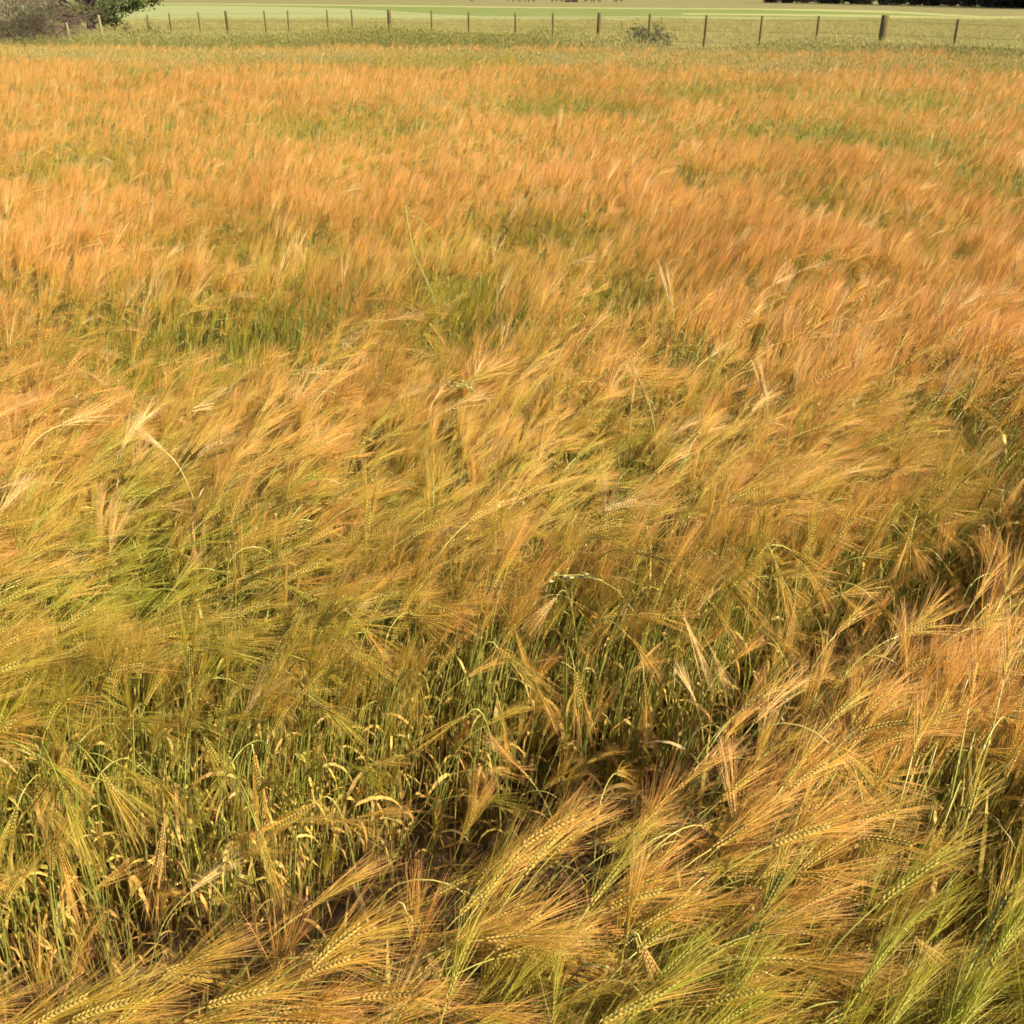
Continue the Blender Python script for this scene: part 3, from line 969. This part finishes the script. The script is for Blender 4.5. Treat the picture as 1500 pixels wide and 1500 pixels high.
def limbs(seed, root, ends, r0):
    q = random.Random(seed); mb = MB()
    for e in ends:
        e = Vector(e)
        pts = []
        for i in range(7):
            s = i / 6
            p_ = Vector(root).lerp(e, s) + Vector((q.uniform(-.1, .1), q.uniform(-.1, .1), .25 * math.sin(s * 3.1))) * min(1, (e.length * .2))
            if i == 0: p_ = Vector(root)
            pts.append(p_)
        mb.tube(pts, [r0 * (1 - .8 * i / 6) for i in range(7)], 6)
    return mb

# big leafy tree beyond the fence corner
C = at_y(130, 30, 54)
t = empty("leafy_tree", (C.x, 54, 0))
tag(t, "dark green leafy tree spreading low over the fence at the top left corner", "tree")
q = random.Random(2)
bl = []
for i in range(34):
    a = q.uniform(0, 6.283); r_ = 3.0 * q.random() ** .6
    bl.append((math.cos(a) * r_, math.sin(a) * r_ * .8, q.uniform(1.5, 5.2) + .12 * r_, q.uniform(.5, 1.05)))
for (px, py, rr) in ((95, 22, .5), (115, 18, .6), (135, 20, .55), (155, 14, .6), (178, 12, .5), (196, 6, .5), (205, 2, .4), (165, 30, .42), (150, 27, .45), (110, 30, .3), (85, 14, .6)):
    c = at_y(px, py, 53); bl.append((c.x - C.x, -1.0, max(c.z, .6), rr))
obj("crown", crown(5, bl, 30000, .085, M_tree), t)
tr = MB()
tr.tube([Vector((0, 0, -.2)), Vector((.1, 0, .8)), Vector((0, .1, 1.8)), Vector((.2, .1, 3.6))], [.26, .2, .17, .08], 9)
b_ = limbs(3, (0, 0, .9), [b[:3] for b in bl[:34:2]], .07)
o_ = len(tr.v); tr.v += b_.v; tr.t += b_.t; tr.f += [tuple(i + o_ for i in f) for f in b_.f]
obj("trunk", tr.mesh("trunk", [M_bark]), t)

# leafless grey bush
def twig_bush(name, cx, cy, w, h, n, mat, label, seed, leafmat=None):
    t = empty(name, (cx, cy, 0)); q = random.Random(seed); mb = MB(); lf = MB()
    def grow(p, d, L, r, lev):
        pts = [p]
        for i in range(4):
            d = (d + Vector((q.uniform(-.35, .35), q.uniform(-.35, .35), q.uniform(-.28, .16)))).normalized()
            pts.append(pts[-1] + d * L / 4)
        mb.tube(pts, [r * (1 - .18 * i) for i in range(5)], 3)
        if lev < 3:
            for _ in range(4 if lev else 5):
                i = q.randint(1, 4)
                grow(pts[i], (d + Vector((q.uniform(-1, 1), q.uniform(-1, 1), q.uniform(-.7, .6)))).normalized(), L * q.uniform(.45, .7), r * .55, lev + 1)
        elif leafmat:
            for i in (1, 2, 3, 4):
                lf.grain(pts[i], Vector((q.uniform(-1, 1), q.uniform(-1, 1), q.uniform(-.3, 1))), Vector((.1, .2, 1)), .05, .022, q.random())
    for _ in range(n):
        a = q.uniform(0, 6.283)
        grow(Vector((math.cos(a), math.sin(a), 0)) * .25 * w * q.random(), Vector((math.cos(a) * w / h * .9, math.sin(a) * w / h * .9, 1)).normalized(), h * q.uniform(.35, .65), .022 * h / 3, 0)
    obj("branches", mb.mesh("branches", [mat]), t)
    if leafmat and lf.v: obj("foliage", lf.mesh("foliage", [leafmat]), t)
    tag(t, label, "bush")
    return t
c = at_y(42, 45, 36)
twig_bush("bare_bush", c.x, 36, 1.5, 3.2, 44, M_twig, "bare purple grey twiggy bush at the top left corner beside the leafy tree", 3)
c = at_y(-14, 45, 33)
t = twig_bush("hedge_bush", c.x, 34, 1.4, 2.4, 12, M_bark, "small leafy bush cut off by the left edge beside the bare bush", 8, M_tree)
M_weed = leaf_mat("weed_leaf", [(0, (.09, .11, .05)), (1, (.20, .20, .10))])
for (px, py, y, w, h, n_, lb) in ((944, 48, 27.4, .34, 1.25, 34, "densest dark weed clump, at the fence right of the third thick post"),
                                (756, 48, 29.0, 1.0, 1.0, 7, "wispy tall weed tangled round a thin fence post left of the paired posts"),
                                (812, 48, 28.6, 1.1, .85, 9, "sparse brownish weed at the foot of the next thin post to the right"),
                                (617, 46, 33.5, .7, .8, 5, "thin faint weed left of the first post past the thick middle post"),
                                (206, 38, 44.0, .8, 1.1, 9, "upright small shrub beside the leafy tree and its overhanging branch"),
                                (884, 49, 28.0, .4, .6, 5, "little weed right beside the thick dark post")):
    c = at_y(px, py, y)
    t = twig_bush("fence_weed", c.x, y, w, h, n_, M_bark, lb, int(px), M_weed)
    t["category"] = "weed"; t["group"] = "weeds growing along the fence"

# pine wood at the top right
pine_me = []
for s in range(3):
    mb = MB(); mb.tube([Vector((0, 0, -.2)), Vector((0, 0, 4)), Vector((.1, 0, 12))], [.24, .19, .05], 7)
    bl = [(0, 0, .9, 2.0)] + [(0, 0, 2.2 + k * 1.05, 2.5 - .2 * k) for k in range(9)]
    pine_me.append((mb.mesh("trunk", [M_bark]), crown(60 + s, bl, 1900, .34, M_wood_dark, .5)))
q = random.Random(12)
k = 0
for row in range(3):
    for i in range(24):
        px = 1130 + i * 24 + q.uniform(-7, 7)
        yy = float(np.interp(px, [1130, 1200, 1300, 1400, 1500, 1700], [330, 300, 250, 215, 185, 150])) + row * 7
        d = ray(px, 10); x = d.x / d.y * yy
        tm, cm = pine_me[k % 3]
        t = empty("pine_tree", (x, yy, 0), q.uniform(0, 6)); t.scale = [q.uniform(.85, 1.2)] * 3
        obj("trunk", tm, t); obj("crown", cm, t)
        tag(t, "dark pine in the %s row of the wood at the top right" % ("front", "middle", "back")[row], "tree", "dark pines of the far wood, %s row" % ("front", "middle", "back")[row])
        k += 1

# ------------------------------------------------------------------ cattle
m, n, l = new_mat("cow_coat")
ou = n.new("ShaderNodeOutputMaterial"); pr = n.new("ShaderNodeBsdfPrincipled")
pr.inputs["Base Color"].default_value = (.035, .024, .018, 1); pr.inputs["Roughness"].default_value = .7
l.new(pr.outputs[0], ou.inputs[0]); M_cow = m
def cow_mesh(lying, head):
    zb = .95 if not lying else .42
    J = [(-.85, 0, zb + .12, .24), (-.35, 0, zb + .08, .36), (.25, 0, zb + .05, .38), (.7, 0, zb + .12, .27)]
    E = [(0, 1), (1, 2), (2, 3)]
    def chain(start, pts):
        p = start
        for c in pts:
            J.append(c); E.append((p, len(J) - 1)); p = len(J) - 1
    if head: chain(3, [(1.0, 0, zb - .12, .16), (1.2, 0, zb - .5, .12), (1.38, 0, zb - .78, .07)])
    else: chain(3, [(1.0, 0, zb + .38, .17), (1.22, 0, zb + .5, .13), (1.5, 0, zb + .38, .075)])
    if lying:
        for s in (-1, 1):
            chain(3, [(.75, s * .25, .2, .09), (1.0, s * .3, .1, .06), (.8, s * .35, .07, .05)])
            chain(0, [(-.7, s * .32, .25, .14), (-.35, s * .45, .12, .08), (-.6, s * .5, .07, .05)])
    else:
        for s in (-1, 1):
            chain(3, [(.68, s * .18, .68, .11), (.70, s * .19, .38, .06), (.68, s * .19, .06, .06)])
            chain(0, [(-.82, s * .2, .72, .14), (-.98, s * .2, .42, .065), (-.88, s * .2, .06, .06)])
    chain(0, [(-1.08, 0, zb + .1, .04), (-1.14, 0, zb - .4, .03)])
    me = bpy.data.meshes.new("cow_base")
    me.from_pydata([c[:3] for c in J], E, [])
    o = bpy.data.objects.new("cow_tmp", me); COL.objects.link(o)
    sk = o.modifiers.new("skin", 'SKIN'); sb = o.modifiers.new("sub", 'SUBSURF'); sb.levels = 1
    for i, c in enumerate(J):
        me.skin_vertices[0].data[i].radius = (c[3], c[3])
        me.skin_vertices[0].data[i].use_root = (i == 1)
    dg = bpy.context.evaluated_depsgraph_get()
    out = bpy.data.meshes.new_from_object(o.evaluated_get(dg))
    out.name = "cow"; out.materials.clear(); out.materials.append(M_cow)
    bpy.data.objects.remove(o)
    return out
CM = [cow_mesh(False, True), cow_mesh(False, False), cow_mesh(True, False)]
for (px, py, k_, rz, lb) in ((614, 1.0, 0, .2, "dark cow furthest left, only its feet showing at the top edge"),
                             (691, 2.6, 0, 1.3, "lone dark cow standing end on, left of the herd"),
                             (748, 3.0, 0, .1, "dark grazing cow at the left of the first close trio"),
                             (765, 3.2, 0, 3.0, "dark cow in the middle of the first close trio"),
                             (778, 3.4, 0, .5, "dark cow at the right of the first close trio"),
                             (809, 3.0, 1, 1.4, "narrow dark cow seen end on, just left of the lying pair"),
                             (819, 3.6, 0, .3, "dark grazing cow beside the lying pair"),
                             (832, 3.8, 2, .1, "dark cow lying down, left one of the lying pair"),
                             (842, 3.8, 2, 3.1, "dark cow lying down, right one of the lying pair"),
                             (862, 3.8, 0, 3.3, "dark grazing cow, left one of two right of the lying pair"),
                             (874, 4.0, 0, .2, "dark grazing cow, right one of two right of the lying pair"),
                             (906, 4.2, 0, 2.9, "dark cow furthest right, apart from the herd")):
    g = ground_at(px, py)
    o = obj("cow", CM[k_]); o.location = g; o.rotation_euler = (0, 0, rz)
    tag(o, lb, "cow", "dark cattle grazing in the far field")
